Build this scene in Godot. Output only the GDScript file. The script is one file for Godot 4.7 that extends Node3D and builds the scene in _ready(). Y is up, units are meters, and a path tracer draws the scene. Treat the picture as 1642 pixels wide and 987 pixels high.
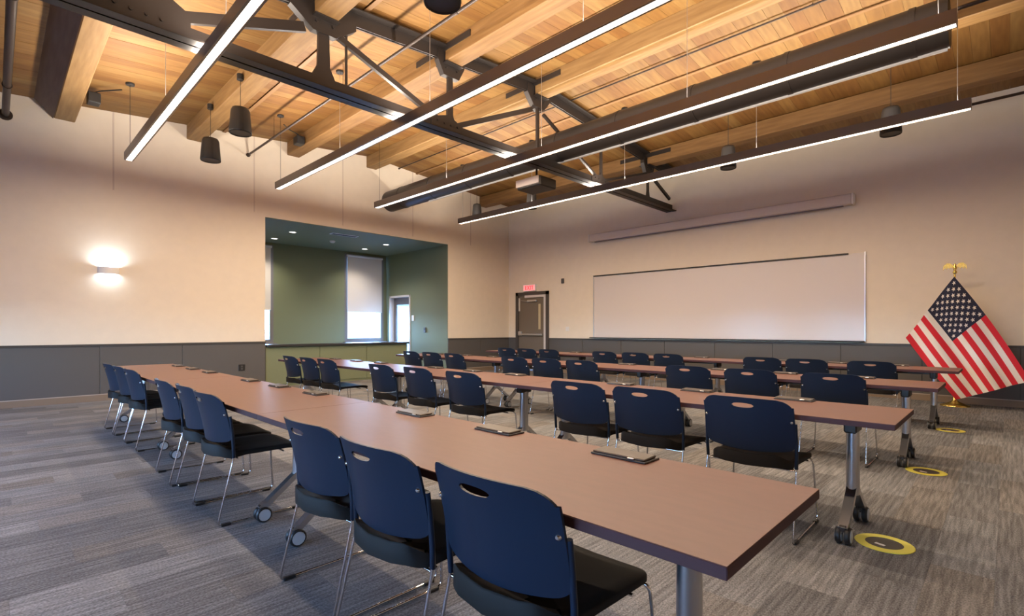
extends Node3D
# A classroom in a converted mill: four rows of tables, timber ceiling on a steel truss, a green recess, daylight from windows behind.
# Axes: front (whiteboard) wall at z = ZF, left wall at x = XL, camera near the origin, y up, metres.

const XL := -11.3
const ZF := -11.4
const XR := 3.4
const ZB := 3.2
const RIDGE := -6.55
const EYE := Vector3(0, 1.25, 0)
const YAW := 44.4
const FOCAL := 814.0

var M := {}
var used := {}
var rng := RandomNumberGenerator.new()

# ------------------------------------------------------------------ materials
func mat(called: String, c: Color, rough := 0.7, metal := 0.0) -> StandardMaterial3D:
	var m := StandardMaterial3D.new()
	m.resource_name = called
	m.albedo_color = c.linear_to_srgb()
	m.roughness = rough
	m.metallic = metal
	M[called] = m
	return m

func noise_tex(freq: float, lo: Color, hi: Color, seed_: int, octaves := 4, size := 512, kind := FastNoiseLite.TYPE_SIMPLEX_SMOOTH) -> NoiseTexture2D:
	var n := FastNoiseLite.new()
	n.seed = seed_
	n.noise_type = kind
	n.frequency = freq
	n.fractal_octaves = octaves
	var t := NoiseTexture2D.new()
	t.width = size
	t.height = size
	t.seamless = true
	t.noise = n
	var g := Gradient.new()
	g.offsets = PackedFloat32Array([0.15, 0.85])
	g.colors = PackedColorArray([lo.linear_to_srgb(), hi.linear_to_srgb()])
	t.color_ramp = g
	return t

func world_tex(m: StandardMaterial3D, t: Texture2D, scale_: Vector3) -> void:
	m.albedo_texture = t
	m.uv1_triplanar = true
	m.uv1_world_triplanar = true
	m.uv1_scale = scale_

func materials() -> void:
	var wood := noise_tex(0.012, Color(0.74, 0.68, 0.60), Color(1, 1, 1), 11, 5)
	var tones := [Color(0.205, 0.100, 0.022), Color(0.224, 0.115, 0.029), Color(0.173, 0.077, 0.015), Color(0.232, 0.128, 0.036), Color(0.187, 0.083, 0.017), Color(0.214, 0.108, 0.025)]
	for i in tones.size():
		var m := mat("deck_%d" % i, tones[i], 0.62)
		world_tex(m, wood, Vector3(1.9, 1.9, 0.22))
		m.uv1_offset = Vector3(i * 0.17, 0, i * 0.31)
	var btones := [Color(0.267, 0.155, 0.056), Color(0.253, 0.140, 0.046), Color(0.243, 0.129, 0.042)]
	for i in btones.size():
		var m := mat("beam_%d" % i, btones[i], 0.62)
		world_tex(m, wood, Vector3(0.18, 2.1, 2.1))
		m.uv1_offset = Vector3(i * 0.37, i * 0.2, 0)
	world_tex(mat("dark_timber", Color(0.16, 0.10, 0.066), 0.7), wood, Vector3(0.2, 2.4, 2.4))
	var pile := carpet_texture()
	var ctones := [Color(0.262, 0.262, 0.268), Color(0.225, 0.224, 0.23), Color(0.305, 0.305, 0.31), Color(0.245, 0.232, 0.222), Color(0.28, 0.268, 0.26), Color(0.205, 0.205, 0.212), Color(0.27, 0.275, 0.285)]
	var fuzz := noise_tex(0.25, Color(0, 0, 0), Color(1, 1, 1), 7, 3, 256)
	for i in ctones.size():
		var m := mat("carpet_%d" % i, ctones[i], 0.97)
		world_tex(m, pile, Vector3(1.25, 1.0, 0.8))
		m.uv1_offset = Vector3(i * 0.23, 0, i * 0.41)
		m.heightmap_enabled = false
		m.metallic_specular = 0.2
	var plaster := noise_tex(0.03, Color(0.972, 0.972, 0.972), Color(1, 1, 1), 31, 3, 256)
	world_tex(mat("wall", Color(0.76, 0.665, 0.535), 0.75), plaster, Vector3(0.5, 0.5, 0.5))
	mat("joint", Color(0.60, 0.50, 0.41), 0.75)
	mat("wainscot", Color(0.088, 0.081, 0.076), 0.6)
	mat("wainscot_cap", Color(0.05, 0.045, 0.042), 0.5)
	mat("base_wood", Color(0.20, 0.145, 0.10), 0.6)
	mat("base_cap", Color(0.36, 0.31, 0.26), 0.5)
	mat("green", Color(0.17, 0.19, 0.105), 0.65)
	mat("counter", Color(0.03, 0.03, 0.03), 0.3)
	mat("steel_dark", Color(0.032, 0.025, 0.022), 0.42, 0.3)
	mat("duct", Color(0.05, 0.042, 0.038), 0.4, 0.4)
	mat("pipe", Color(0.05, 0.035, 0.028), 0.4, 0.4)
	mat("bronze_strip", Color(0.22, 0.115, 0.045), 0.6)
	mat("alu", Color(0.62, 0.62, 0.63), 0.32, 0.9)
	mat("housing", Color(0.20, 0.17, 0.15), 0.35, 0.7)
	mat("chrome", Color(0.62, 0.62, 0.64), 0.15, 1.0)
	mat("brushed", Color(0.46, 0.46, 0.48), 0.28, 0.95)
	mat("black_plastic", Color(0.014, 0.013, 0.013), 0.45)
	mat("grey_plastic", Color(0.075, 0.068, 0.068), 0.5)
	mat("caster_grey", Color(0.42, 0.44, 0.46), 0.5)
	mat("chair_shell", Color(0.005, 0.012, 0.028), 0.40)
	M.chair_shell.metallic_specular = 0.4
	mat("chair_seat", Color(0.012, 0.010, 0.009), 0.62)
	M.chair_seat.metallic_specular = 0.28
	var lam := noise_tex(0.03, Color(0.90, 0.89, 0.88), Color(1, 1, 1), 41, 5)
	world_tex(mat("laminate", Color(0.142, 0.058, 0.041), 0.36), lam, Vector3(0.35, 1.5, 1.5))
	mat("edge_band", Color(0.062, 0.026, 0.028), 0.55)
	M.edge_band.metallic_specular = 0.3
	M.laminate.metallic_specular = 0.42
	mat("pod_metal", Color(0.085, 0.07, 0.062), 0.35, 0.8)
	mat("pod_dark", Color(0.03, 0.026, 0.024), 0.5)
	mat("board_white", Color(0.66, 0.60, 0.565), 0.22)
	mat("screen_case", Color(0.56, 0.49, 0.46), 0.45)
	mat("screen_slot", Color(0.16, 0.13, 0.16), 0.5)
	mat("white_paint", Color(0.75, 0.73, 0.71), 0.5)
	mat("frame_grey", Color(0.06, 0.052, 0.048), 0.45)
	mat("frame_light", Color(0.62, 0.58, 0.55), 0.45)
	mat("door_leaf", Color(0.16, 0.13, 0.10), 0.5)
	mat("door_glass_strip", Color(0.55, 0.47, 0.30), 0.2)
	mat("win_frame", Color(0.20, 0.185, 0.18), 0.4, 0.4)
	mat("gold", Color(0.80, 0.58, 0.16), 0.25, 1.0)
	mat("floor_yellow", Color(0.72, 0.66, 0.09), 0.55)
	mat("floor_black", Color(0.03, 0.024, 0.02), 0.5)
	mat("concrete", Color(0.24, 0.24, 0.23), 0.9)
	mat("far_wall", Color(0.55, 0.53, 0.50), 0.9)
	mat("hedge", Color(0.10, 0.14, 0.07), 0.95)
	mat("car_paint", Color(0.35, 0.38, 0.42), 0.3)
	var sh := mat("shade_cloth", Color(0.72, 0.66, 0.60), 0.9)
	sh.backlight_enabled = true
	sh.backlight = Color(0.22, 0.18, 0.15)
	var gl := mat("glass", Color(0.9, 0.95, 0.95), 0.02)
	gl.transparency = BaseMaterial3D.TRANSPARENCY_ALPHA
	gl.albedo_color.a = 0.06
	glow("lens", Color(1, 0.93, 0.86), 4.0)
	glow("downlight_lens", Color(1, 0.95, 0.88), 4.0)
	glow("sconce_lens", Color(0.95, 0.97, 1.0), 3.0)
	glow("sign_face", Color(0.95, 0.42, 0.42), 0.55)
	glow("sign_red", Color(0.9, 0.05, 0.06), 0.9)

# long streaks of yarn along the planks, crossed by a fine speckle
func carpet_texture() -> ImageTexture:
	var streak := FastNoiseLite.new()
	streak.seed = 5
	streak.frequency = 0.06
	streak.fractal_octaves = 4
	var a := streak.get_seamless_image(512, 40)
	a.resize(512, 512, Image.INTERPOLATE_CUBIC)
	var speck := FastNoiseLite.new()
	speck.seed = 9
	speck.frequency = 0.16
	speck.fractal_octaves = 3
	var b := speck.get_seamless_image(512, 512)
	var out := Image.create(512, 512, false, Image.FORMAT_RGB8)
	for y in 512:
		for x in 512:
			var v := clampf(0.82 + 0.32 * (a.get_pixel(x, y).r - 0.5) + 0.42 * (b.get_pixel(x, y).r - 0.5), 0.3, 1.0)
			out.set_pixel(x, y, Color(v, v, v))
	return ImageTexture.create_from_image(out)

func glow(called: String, c: Color, k: float) -> void:
	var m := mat(called, c * 0.6, 0.5)
	m.emission_enabled = true
	m.emission = c.linear_to_srgb()
	m.emission_energy_multiplier = k

# ------------------------------------------------------------------ mesh helpers
func tool() -> SurfaceTool:
	var st := SurfaceTool.new()
	st.begin(Mesh.PRIMITIVE_TRIANGLES)
	st.set_smooth_group(-1)
	return st

func tri(st: SurfaceTool, a: Vector3, b: Vector3, c: Vector3) -> void:
	st.add_vertex(a); st.add_vertex(b); st.add_vertex(c)

func quad(st: SurfaceTool, a: Vector3, b: Vector3, c: Vector3, d: Vector3) -> void:
	tri(st, a, b, c); tri(st, a, c, d)

func quad_out(st: SurfaceTool, a: Vector3, b: Vector3, c: Vector3, d: Vector3, inside: Vector3) -> void:
	var n := (b - a).cross(c - a) + (c - a).cross(d - a)
	if n.dot((a + b + c + d) * 0.25 - inside) > 0.0:
		quad(st, a, d, c, b)
	else:
		quad(st, a, b, c, d)

func box(st: SurfaceTool, c: Vector3, s: Vector3, bas := Basis.IDENTITY) -> void:
	var h := s * 0.5
	var p: Array[Vector3] = []
	for i in 8:
		p.append(c + bas * Vector3(h.x if i & 1 else -h.x, h.y if i & 2 else -h.y, h.z if i & 4 else -h.z))
	for f in [[0, 1, 3, 2], [4, 5, 7, 6], [0, 1, 5, 4], [2, 3, 7, 6], [0, 2, 6, 4], [1, 3, 7, 5]]:
		quad_out(st, p[f[0]], p[f[1]], p[f[2]], p[f[3]], c)

func span(st: SurfaceTool, a: Vector3, b: Vector3) -> void:
	box(st, (a + b) * 0.5, (b - a).abs())

# chamfered box: edges bevelled by r
func bev(st: SurfaceTool, c: Vector3, s: Vector3, r: float, bas := Basis.IDENTITY) -> void:
	var h := s * 0.5
	var dirs := [Vector3.RIGHT, Vector3.UP, Vector3.BACK]
	for ax in 3:
		var u: Vector3 = dirs[(ax + 1) % 3]
		var v: Vector3 = dirs[(ax + 2) % 3]
		var n: Vector3 = dirs[ax]
		var hu := h[(ax + 1) % 3]
		var hv := h[(ax + 2) % 3]
		for sg in [-1.0, 1.0]:
			var o: Vector3 = n * h[ax] * sg
			quad_out(st, c + bas * (o + u * (hu - r) + v * (hv - r)), c + bas * (o - u * (hu - r) + v * (hv - r)), c + bas * (o - u * (hu - r) - v * (hv - r)), c + bas * (o + u * (hu - r) - v * (hv - r)), c)
		for su in [-1.0, 1.0]:
			for sv in [-1.0, 1.0]:
				var l := h[ax] - r
				var e1: Vector3 = u * hu * su + v * (hv - r) * sv
				var e2: Vector3 = u * (hu - r) * su + v * hv * sv
				quad_out(st, c + bas * (e1 + n * l), c + bas * (e1 - n * l), c + bas * (e2 - n * l), c + bas * (e2 + n * l), c)
	for i in 8:
		var g := Vector3(1 if i & 1 else -1, 1 if i & 2 else -1, 1 if i & 4 else -1)
		var a := c + bas * (Vector3(h.x, h.y - r, h.z - r) * g)
		var b := c + bas * (Vector3(h.x - r, h.y, h.z - r) * g)
		var d := c + bas * (Vector3(h.x - r, h.y - r, h.z) * g)
		if (b - a).cross(d - a).dot(a - c) > 0.0:
			tri(st, a, d, b)
		else:
			tri(st, a, b, d)

func bar(st: SurfaceTool, a: Vector3, b: Vector3, w: float, t: float, up := Vector3.UP) -> void:
	var z := (b - a).normalized()
	var x := up.cross(z)
	if x.length() < 0.01:
		x = Vector3.RIGHT.cross(z)
	x = x.normalized()
	var y := z.cross(x)
	box(st, (a + b) * 0.5, Vector3(w, t, a.distance_to(b)), Basis(x, y, z))

func ring_pts(c: Vector3, x: Vector3, y: Vector3, r: float, n: int) -> PackedVector3Array:
	var out := PackedVector3Array()
	for i in n:
		var a := TAU * i / n
		out.append(c + x * cos(a) * r + y * sin(a) * r)
	return out

func tube(st: SurfaceTool, pts: Array, r: float, n := 8, caps := true) -> void:
	st.set_smooth_group(1)
	var rings := []
	var x := Vector3.ZERO
	for i in pts.size():
		var p: Vector3 = pts[i]
		var before: Vector3 = pts[maxi(i - 1, 0)]
		var after: Vector3 = pts[mini(i + 1, pts.size() - 1)]
		var d := (after - before).normalized()
		if x == Vector3.ZERO:
			x = d.cross(Vector3.UP if absf(d.y) < 0.9 else Vector3.RIGHT).normalized()
		x = (x - d * x.dot(d)).normalized()
		rings.append(ring_pts(p, x, d.cross(x), r, n))
	for i in pts.size() - 1:
		for k in n:
			var q := (k + 1) % n
			quad_out(st, rings[i][k], rings[i][q], rings[i + 1][q], rings[i + 1][k], (pts[i] + pts[i + 1]) * 0.5)
	st.set_smooth_group(-1)
	if caps:
		for e in [0, pts.size() - 1]:
			var inner: Vector3 = pts[1] if e == 0 else pts[pts.size() - 2]
			for k in n:
				var a: Vector3 = rings[e][k]
				var b: Vector3 = rings[e][(k + 1) % n]
				var c: Vector3 = pts[e]
				if (b - a).cross(c - a).dot(c - inner) > 0.0:
					tri(st, a, c, b)
				else:
					tri(st, a, b, c)

# smooth corners of a polyline
func bend(pts: Array, r: float, n := 4) -> Array:
	var out := [pts[0]]
	for i in range(1, pts.size() - 1):
		var p: Vector3 = pts[i]
		var a: Vector3 = p + (pts[i - 1] - p).normalized() * r
		var b: Vector3 = p + (pts[i + 1] - p).normalized() * r
		for k in n + 1:
			var t := float(k) / n
			out.append(a.lerp(p, t).lerp(p.lerp(b, t), t))
	out.append(pts[pts.size() - 1])
	return out

# profile of Vector2(radius, y) turned about the y axis at c
func lathe(st: SurfaceTool, prof_: Array, c: Vector3, n := 24, bas := Basis.IDENTITY) -> void:
	var prof := PackedVector2Array(prof_)
	for i in prof.size() - 1:
		var sharp: bool = absf(prof[i + 1].y - prof[i].y) < 0.0005
		st.set_smooth_group(-1 if sharp else 1)
		var mid: Vector2 = (prof[i] + prof[i + 1]) * 0.5
		var dir: Vector2 = prof[i + 1] - prof[i]
		for k in n:
			var a0 := TAU * k / n
			var a1 := TAU * (k + 1) / n
			var p0 := Vector3(cos(a0), 0, sin(a0))
			var p1 := Vector3(cos(a1), 0, sin(a1))
			var a := c + bas * (p0 * prof[i].x + Vector3.UP * prof[i].y)
			var b := c + bas * (p1 * prof[i].x + Vector3.UP * prof[i].y)
			var d := c + bas * (p1 * prof[i + 1].x + Vector3.UP * prof[i + 1].y)
			var e := c + bas * (p0 * prof[i + 1].x + Vector3.UP * prof[i + 1].y)
			# profile runs bottom to top with the outside on the right: outward is (dy, -dx)
			var nrm := bas * ((p0 + p1).normalized() * dir.y + Vector3.UP * -dir.x)
			var inside := (a + b + d + e) * 0.25 - nrm.normalized()
			if prof[i].x < 0.0005:
				if (d - a).cross(e - a).dot(nrm) > 0.0: tri(st, a, e, d)
				else: tri(st, a, d, e)
			elif prof[i + 1].x < 0.0005:
				if (b - a).cross(d - a).dot(nrm) > 0.0: tri(st, a, d, b)
				else: tri(st, a, b, d)
			else:
				quad_out(st, a, b, d, e, inside)
	st.set_smooth_group(-1)

# polygon given in (u, v), pushed along w by t from origin o
func prism(st: SurfaceTool, poly: PackedVector2Array, o: Vector3, u: Vector3, v: Vector3, w: Vector3) -> void:
	var idx := Geometry2D.triangulate_polygon(poly)
	var p := func(q: Vector2, k: float) -> Vector3: return o + u * q.x + v * q.y + w * k
	for i in range(0, idx.size(), 3):
		for k in [0.0, 1.0]:
			var a: Vector3 = p.call(poly[idx[i]], k)
			var b: Vector3 = p.call(poly[idx[i + 1]], k)
			var c: Vector3 = p.call(poly[idx[i + 2]], k)
			if (b - a).cross(c - a).dot(w * (k - 0.5)) > 0.0: tri(st, a, c, b)
			else: tri(st, a, b, c)
	var area := 0.0
	for i in poly.size():
		area += poly[i].cross(poly[(i + 1) % poly.size()])
	for i in poly.size():
		var q0 := poly[i]
		var q1 := poly[(i + 1) % poly.size()]
		var out2 := Vector2(q1.y - q0.y, q0.x - q1.x) * signf(area)
		var a: Vector3 = p.call(q0, 0.0)
		var b: Vector3 = p.call(q1, 0.0)
		var c: Vector3 = p.call(q1, 1.0)
		var d: Vector3 = p.call(q0, 1.0)
		quad_out(st, a, b, c, d, (a + b + c + d) * 0.25 - (u * out2.x + v * out2.y).normalized())

func made(st: SurfaceTool) -> ArrayMesh:
	st.generate_normals()
	return st.commit()

# ------------------------------------------------------------------ node helpers
func numbered(called: String) -> String:
	var k: int = used.get(called, 0)
	used[called] = k + 1
	return called if k == 0 else "%s_%03d" % [called, k]

func obj(called: String, st, m: String, parent: Node3D = self) -> MeshInstance3D:
	var o := MeshInstance3D.new()
	o.name = numbered(called) if parent == self else called
	o.mesh = made(st) if st is SurfaceTool else st
	o.material_override = M[m]
	o.cast_shadow = GeometryInstance3D.SHADOW_CASTING_SETTING_ON
	parent.add_child(o, true)
	return o

func tag(o: Node3D, label: String, category: String, group := "") -> Node3D:
	o.set_meta("label", label)
	o.set_meta("category", category)
	if group:
		o.set_meta("group", group)
	return o

func thing(called: String, label: String, category: String, at := Vector3.ZERO, group := "") -> Node3D:
	var o := Node3D.new()
	o.name = numbered(called)
	add_child(o)
	o.position = at
	tag(o, label, category, group)
	return o

func struct(called: String, st, m: String, label := "") -> MeshInstance3D:
	var o := obj(called, st, m)
	o.set_meta("kind", "structure")
	if label:
		o.set_meta("label", label)
	return o

func copy(src: Node3D, called: String, label: String, at: Vector3, turn := 0.0) -> Node3D:
	var c: Node3D = src.duplicate()
	c.name = numbered(called)
	add_child(c)
	c.position = at
	c.rotation.y = turn
	c.set_meta("label", label)
	return c

func ceil_y(z: float) -> float:
	return 5.50 - 0.084 * absf(z - RIDGE)

func project(p: Vector3) -> Vector3:
	var th := deg_to_rad(YAW)
	var d := p - EYE
	var f := d.dot(Vector3(-sin(th), 0, -cos(th)))
	var r := d.dot(Vector3(cos(th), 0, -sin(th)))
	return Vector3(821.0 + FOCAL * r / f, 527.0 - FOCAL * d.y / f, f)

func seen(p: Vector3) -> float:
	var q := project(p)
	if q.z < 0.4 or q.x < -80 or q.x > 1722 or q.y < -80 or q.y > 1067:
		return 0.0
	return 1.0 / (q.z * q.z)

# ------------------------------------------------------------------ lights
func area(at: Vector3, size: Vector2, towards: Vector3, e: float, c: Color, called: String, parent: Node3D = self) -> void:
	var l := AreaLight3D.new()
	l.name = called
	parent.add_child(l, true)
	l.area_size = size
	l.area_normalize_energy = true
	l.light_energy = e
	l.light_color = c
	l.area_range = 40.0
	l.area_attenuation = 2.0
	l.shadow_enabled = true
	var z := -towards.normalized()
	var x := Vector3.RIGHT
	l.transform = Transform3D(Basis(x, z.cross(x), z), at)

func _ready() -> void:
	rng.seed = 77
	# camera: level, lens shifted up so that verticals stay upright
	var cam := Camera3D.new()
	cam.name = "camera"
	add_child(cam)
	cam.position = EYE
	cam.rotation_degrees = Vector3(0, YAW, 0)
	cam.near = 0.05
	cam.far = 400.0
	cam.projection = Camera3D.PROJECTION_FRUSTUM
	cam.size = 2.0 * cam.near * 493.5 / FOCAL
	cam.frustum_offset = Vector2(0, cam.near * 33.5 / FOCAL)
	cam.current = true
	# sky: pale blue daylight
	var env := Environment.new()
	var sky := Sky.new()
	var sm := ProceduralSkyMaterial.new()
	sm.sky_top_color = Color(0.30, 0.55, 0.90)
	sm.sky_horizon_color = Color(0.68, 0.85, 1.0)
	sm.sky_curve = 0.25
	sm.ground_bottom_color = Color(0.45, 0.45, 0.45)
	sm.ground_horizon_color = Color(0.6, 0.62, 0.65)
	sm.sky_energy_multiplier = 5.0
	sky.sky_material = sm
	env.background_mode = Environment.BG_SKY
	env.sky = sky
	env.tonemap_mode = Environment.TONE_MAPPER_LINEAR
	env.tonemap_exposure = 1.12
	env.sdfgi_enabled = true
	env.ssao_enabled = true
	env.ssil_enabled = true
	var we := WorldEnvironment.new()
	we.name = "world"
	we.environment = env
	add_child(we)

	materials()
	shell()
	floor_carpet()
	ceiling_deck()
	beams_and_truss()
	recess()
	front_wall_things()
	linear_lights()
	ducts_and_pipes()
	pendants()
	tables()
	chairs()
	small_things()
	flag()
	outdoors()

# ------------------------------------------------------------------ the room
func shell() -> void:
	var st := tool()
	# left wall: piers either side of the recess opening and the header above it
	span(st, Vector3(XL - 0.25, 0, ZB), Vector3(XL, 5.5, -4.04))
	span(st, Vector3(XL - 0.25, 3.63, -4.04), Vector3(XL, 5.6, -8.96))
	span(st, Vector3(XL - 0.25, 0, -8.96), Vector3(XL, 5.5, ZF - 0.2))
	var wl := struct("wall_left", st, "wall", "warm beige left wall with the green recess opening")
	st = tool()
	span(st, Vector3(XL, 0, ZF - 0.2), Vector3(-10.90, 5.5, ZF))
	span(st, Vector3(-10.90, 2.30, ZF - 0.2), Vector3(-9.72, 5.5, ZF))
	span(st, Vector3(-9.72, 0, ZF - 0.2), Vector3(XR, 5.5, ZF))
	var wf := struct("wall_front", st, "wall", "warm beige front wall behind the whiteboard")
	st = tool()
	span(st, Vector3(XR, 0, ZF - 0.2), Vector3(XR + 0.2, 5.5, ZB + 0.2))
	struct("wall_right", st, "wall")
	# back wall with three windows
	st = tool()
	var edges := [XL - 0.25, -9.9, -7.7, -6.0, -3.8, -2.1, 0.1, XR]
	for i in edges.size() - 1:
		if i % 2 == 0:
			span(st, Vector3(edges[i], 0, ZB), Vector3(edges[i + 1], 5.2, ZB + 0.2))
		else:
			span(st, Vector3(edges[i], 0, ZB), Vector3(edges[i + 1], 0.6, ZB + 0.2))
			span(st, Vector3(edges[i], 3.5, ZB), Vector3(edges[i + 1], 5.2, ZB + 0.2))
	struct("wall_back", st, "wall")
	for k in 3:
		window_at("window_%d" % (k + 3), Vector3(edges[k * 2 + 1], 0.6, ZB + 0.05), Vector3.RIGHT, 2.2, 2.9, Vector3.FORWARD, 1.75)
	for a in [[wl, Vector3(XL, 0.1, ZB), Vector3(XL + 0.004, 0.96, -4.04)], [wl, Vector3(XL, 0.1, -8.96), Vector3(XL + 0.004, 0.96, ZF)], [wf, Vector3(-9.63, 0.1, ZF), Vector3(XR, 0.96, ZF + 0.004)]]:
		var p := tool()
		span(p, a[1], a[2])
		obj("wainscot_backing", p, "wainscot_cap", a[0])
	# wainscot in sheets, left wall and front wall
	var zs := [3.2, 2.4, 1.17, -0.06, -1.29, -2.52, -4.04]
	for i in zs.size() - 1:
		var p := tool()
		bev(p, Vector3(XL + 0.010, 0.535, (zs[i] + zs[i + 1]) * 0.5), Vector3(0.02, 0.83, zs[i] - zs[i + 1] - 0.005), 0.003)
		obj("wainscot_panel", p, "wainscot", wl)
	for a in [[-8.95, -10.17], [-10.17, -11.38]]:
		var p := tool()
		bev(p, Vector3(XL + 0.010, 0.535, (a[0] + a[1]) * 0.5), Vector3(0.02, 0.83, a[0] - a[1] - 0.008), 0.003)
		obj("wainscot_panel", p, "wainscot", wl)
	for a in [[XL + 0.02, -10.99], [-9.63, -8.41], [-8.41, -7.19], [-7.19, -5.97], [-5.97, -4.75], [-4.75, -3.53], [-3.53, -2.31], [-2.31, -1.09], [-1.09, 0.13], [0.13, 1.35], [1.35, XR]]:
		var p := tool()
		bev(p, Vector3((a[0] + a[1]) * 0.5, 0.535, ZF + 0.010), Vector3(a[1] - a[0] - 0.008, 0.83, 0.02), 0.003)
		obj("wainscot_panel", p, "wainscot", wf)
	for z in [0.9, -1.48, -3.82, -5.8, -7.78, -9.8]:
		var p := tool()
		span(p, Vector3(XL, 3.70, z - 0.012), Vector3(XL + 0.004, ceil_y(z) + 0.02, z + 0.012))
		obj("control_joint", p, "joint", wl)
	var n := 1
	for a in [[Vector3(XL, 0.95, ZB), Vector3(XL + 0.035, 0.985, -4.04)], [Vector3(XL, 0.95, -8.95), Vector3(XL + 0.035, 0.985, ZF)], [Vector3(XL, 0.95, ZF), Vector3(-10.99, 0.985, ZF + 0.035)], [Vector3(-9.63, 0.95, ZF), Vector3(XR, 0.985, ZF + 0.035)]]:
		st = tool()
		span(st, a[0], a[1])
		struct("trim_%d" % n, st, "wainscot_cap")
		n += 1
	for a in [["left", Vector3(XL, 0, ZB), Vector3(XL + 0.022, 0.105, -4.04)], ["left_far", Vector3(XL, 0, -8.95), Vector3(XL + 0.022, 0.105, ZF)], ["front", Vector3(-9.63, 0, ZF), Vector3(XR, 0.105, ZF + 0.022)]]:
		st = tool()
		span(st, a[1], a[2])
		var bb := struct("baseboard_" + a[0], st, "base_wood")
		st = tool()
		span(st, Vector3(a[1].x, 0.105, a[1].z), Vector3(a[2].x, 0.12, a[2].z))
		obj("cap_strip", st, "base_cap", bb)

func window_at(called: String, o: Vector3, along: Vector3, w: float, h: float, inward: Vector3, shade_to: float) -> void:
	# o: lower corner of the opening, along: horizontal, inward: towards the room
	var st := tool()
	var f := 0.10
	var b := Basis(along, Vector3.UP, along.cross(Vector3.UP))
	for a in [[w * 0.5, f * 0.5, w, f], [w * 0.5, h - f * 0.5, w, f], [f * 0.5, h * 0.5, f, h - 2 * f], [w - f * 0.5, h * 0.5, f, h - 2 * f]]:
		box(st, o + along * a[0] + Vector3.UP * a[1], Vector3(a[2], a[3], 0.10), b)
	var win := struct(called, st, "win_frame")
	st = tool()
	box(st, o + along * w * 0.5 + Vector3.UP * h * 0.5 - inward * 0.01, Vector3(w - 2 * f, h - 2 * f, 0.008), b)
	obj("pane", st, "glass", win)
	st = tool()
	bev(st, o + along * w * 0.5 + Vector3.UP * -0.02 + inward * 0.09, Vector3(w + 0.1, 0.04, 0.2), 0.006, b)
	obj("sill", st, "win_frame", win)
	st = tool()
	bev(st, o + along * w * 0.5 + Vector3.UP * -0.11 + inward * 0.062, Vector3(w + 0.04, 0.14, 0.018), 0.003, b)
	obj("apron", st, "win_frame", win)
	var top := o.y + h - 0.09
	st = tool()
	box(st, o + along * w * 0.5 + Vector3.UP * ((top + shade_to) * 0.5 - o.y) + inward * 0.075, Vector3(w - 0.16, top - shade_to, 0.004), b)
	obj("roller_shade", st, "shade_cloth", win)
	st = tool()
	tube(st, [o + along * 0.06 + Vector3.UP * (h - 0.06) + inward * 0.085, o + along * (w - 0.06) + Vector3.UP * (h - 0.06) + inward * 0.085], 0.035, 10)
	obj("shade_roll", st, "white_paint", win)
	st = tool()
	box(st, o + along * w * 0.5 + Vector3.UP * (shade_to - o.y) + inward * 0.075, Vector3(w - 0.16, 0.025, 0.014), b)
	obj("shade_bar", st, "white_paint", win)

func floor_carpet() -> void:
	var st := tool()
	span(st, Vector3(XL - 3.5, -0.25, ZF - 0.2), Vector3(XR + 0.2, -0.012, ZB + 0.2))
	var fl := struct("floor", st, "carpet_1", "floor of grey-brown striated carpet planks")
	var plank := BoxMesh.new()
	plank.size = Vector3(0.2494, 0.012, 0.9994)
	var spots := []
	var col := 0
	var x := XL - 3.25 + 0.125
	while x < XR:
		var z := ZF + 0.5 - fposmod(col * 0.37, 1.0)
		while z < ZB + 0.5:
			var zc := clampf(z, ZF + 0.5, ZB - 0.5)
			var inside := x > XL or (x > -14.5 and zc < -4.5 and zc > -8.5)
			if inside:
				var s := 0.0
				for q in [Vector3(-0.12, 0, -0.5), Vector3(0.12, 0, 0.5), Vector3.ZERO]:
					s = maxf(s, seen(Vector3(x, 0, z) + q))
				spots.append([s, Vector3(x, -0.006, z), rng.randi() % 7])
			z += 1.0
		x += 0.25
		col += 1
	spread(spots, plank, "carpet_plank", "carpet_", 7, fl, Basis.IDENTITY)

# the pieces that show largest become parts, the others one joined part
func spread(spots: Array, mesh: Mesh, called: String, prefix: String, tones: int, parent: Node3D, turn) -> void:
	spots.sort_custom(func(a, b): return a[0] > b[0])
	var joined := []
	for i in tones:
		joined.append(tool())
	var rest := {}
	for i in spots.size():
		var s: Array = spots[i]
		var bas: Basis = s[3] if s.size() > 3 else turn
		var me: Mesh = s[4] if s.size() > 4 else mesh
		if i < 296 and s[0] > 0.0:
			var o := MeshInstance3D.new()
			o.name = called
			o.mesh = me
			o.material_override = M[prefix + str(s[2])]
			o.transform = Transform3D(bas, s[1])
			parent.add_child(o, true)
		else:
			joined[s[2]].append_from(me, 0, Transform3D(bas, s[1]))
			rest[s[2]] = true
	var am := ArrayMesh.new()
	for i in tones:
		if rest.has(i):
			joined[i].commit(am)
			am.surface_set_material(am.get_surface_count() - 1, M[prefix + str(i)])
	if am.get_surface_count():
		var o := MeshInstance3D.new()
		o.name = called + "_field"
		o.mesh = am
		parent.add_child(o, true)
		o.set_meta("kind", "stuff")

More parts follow.
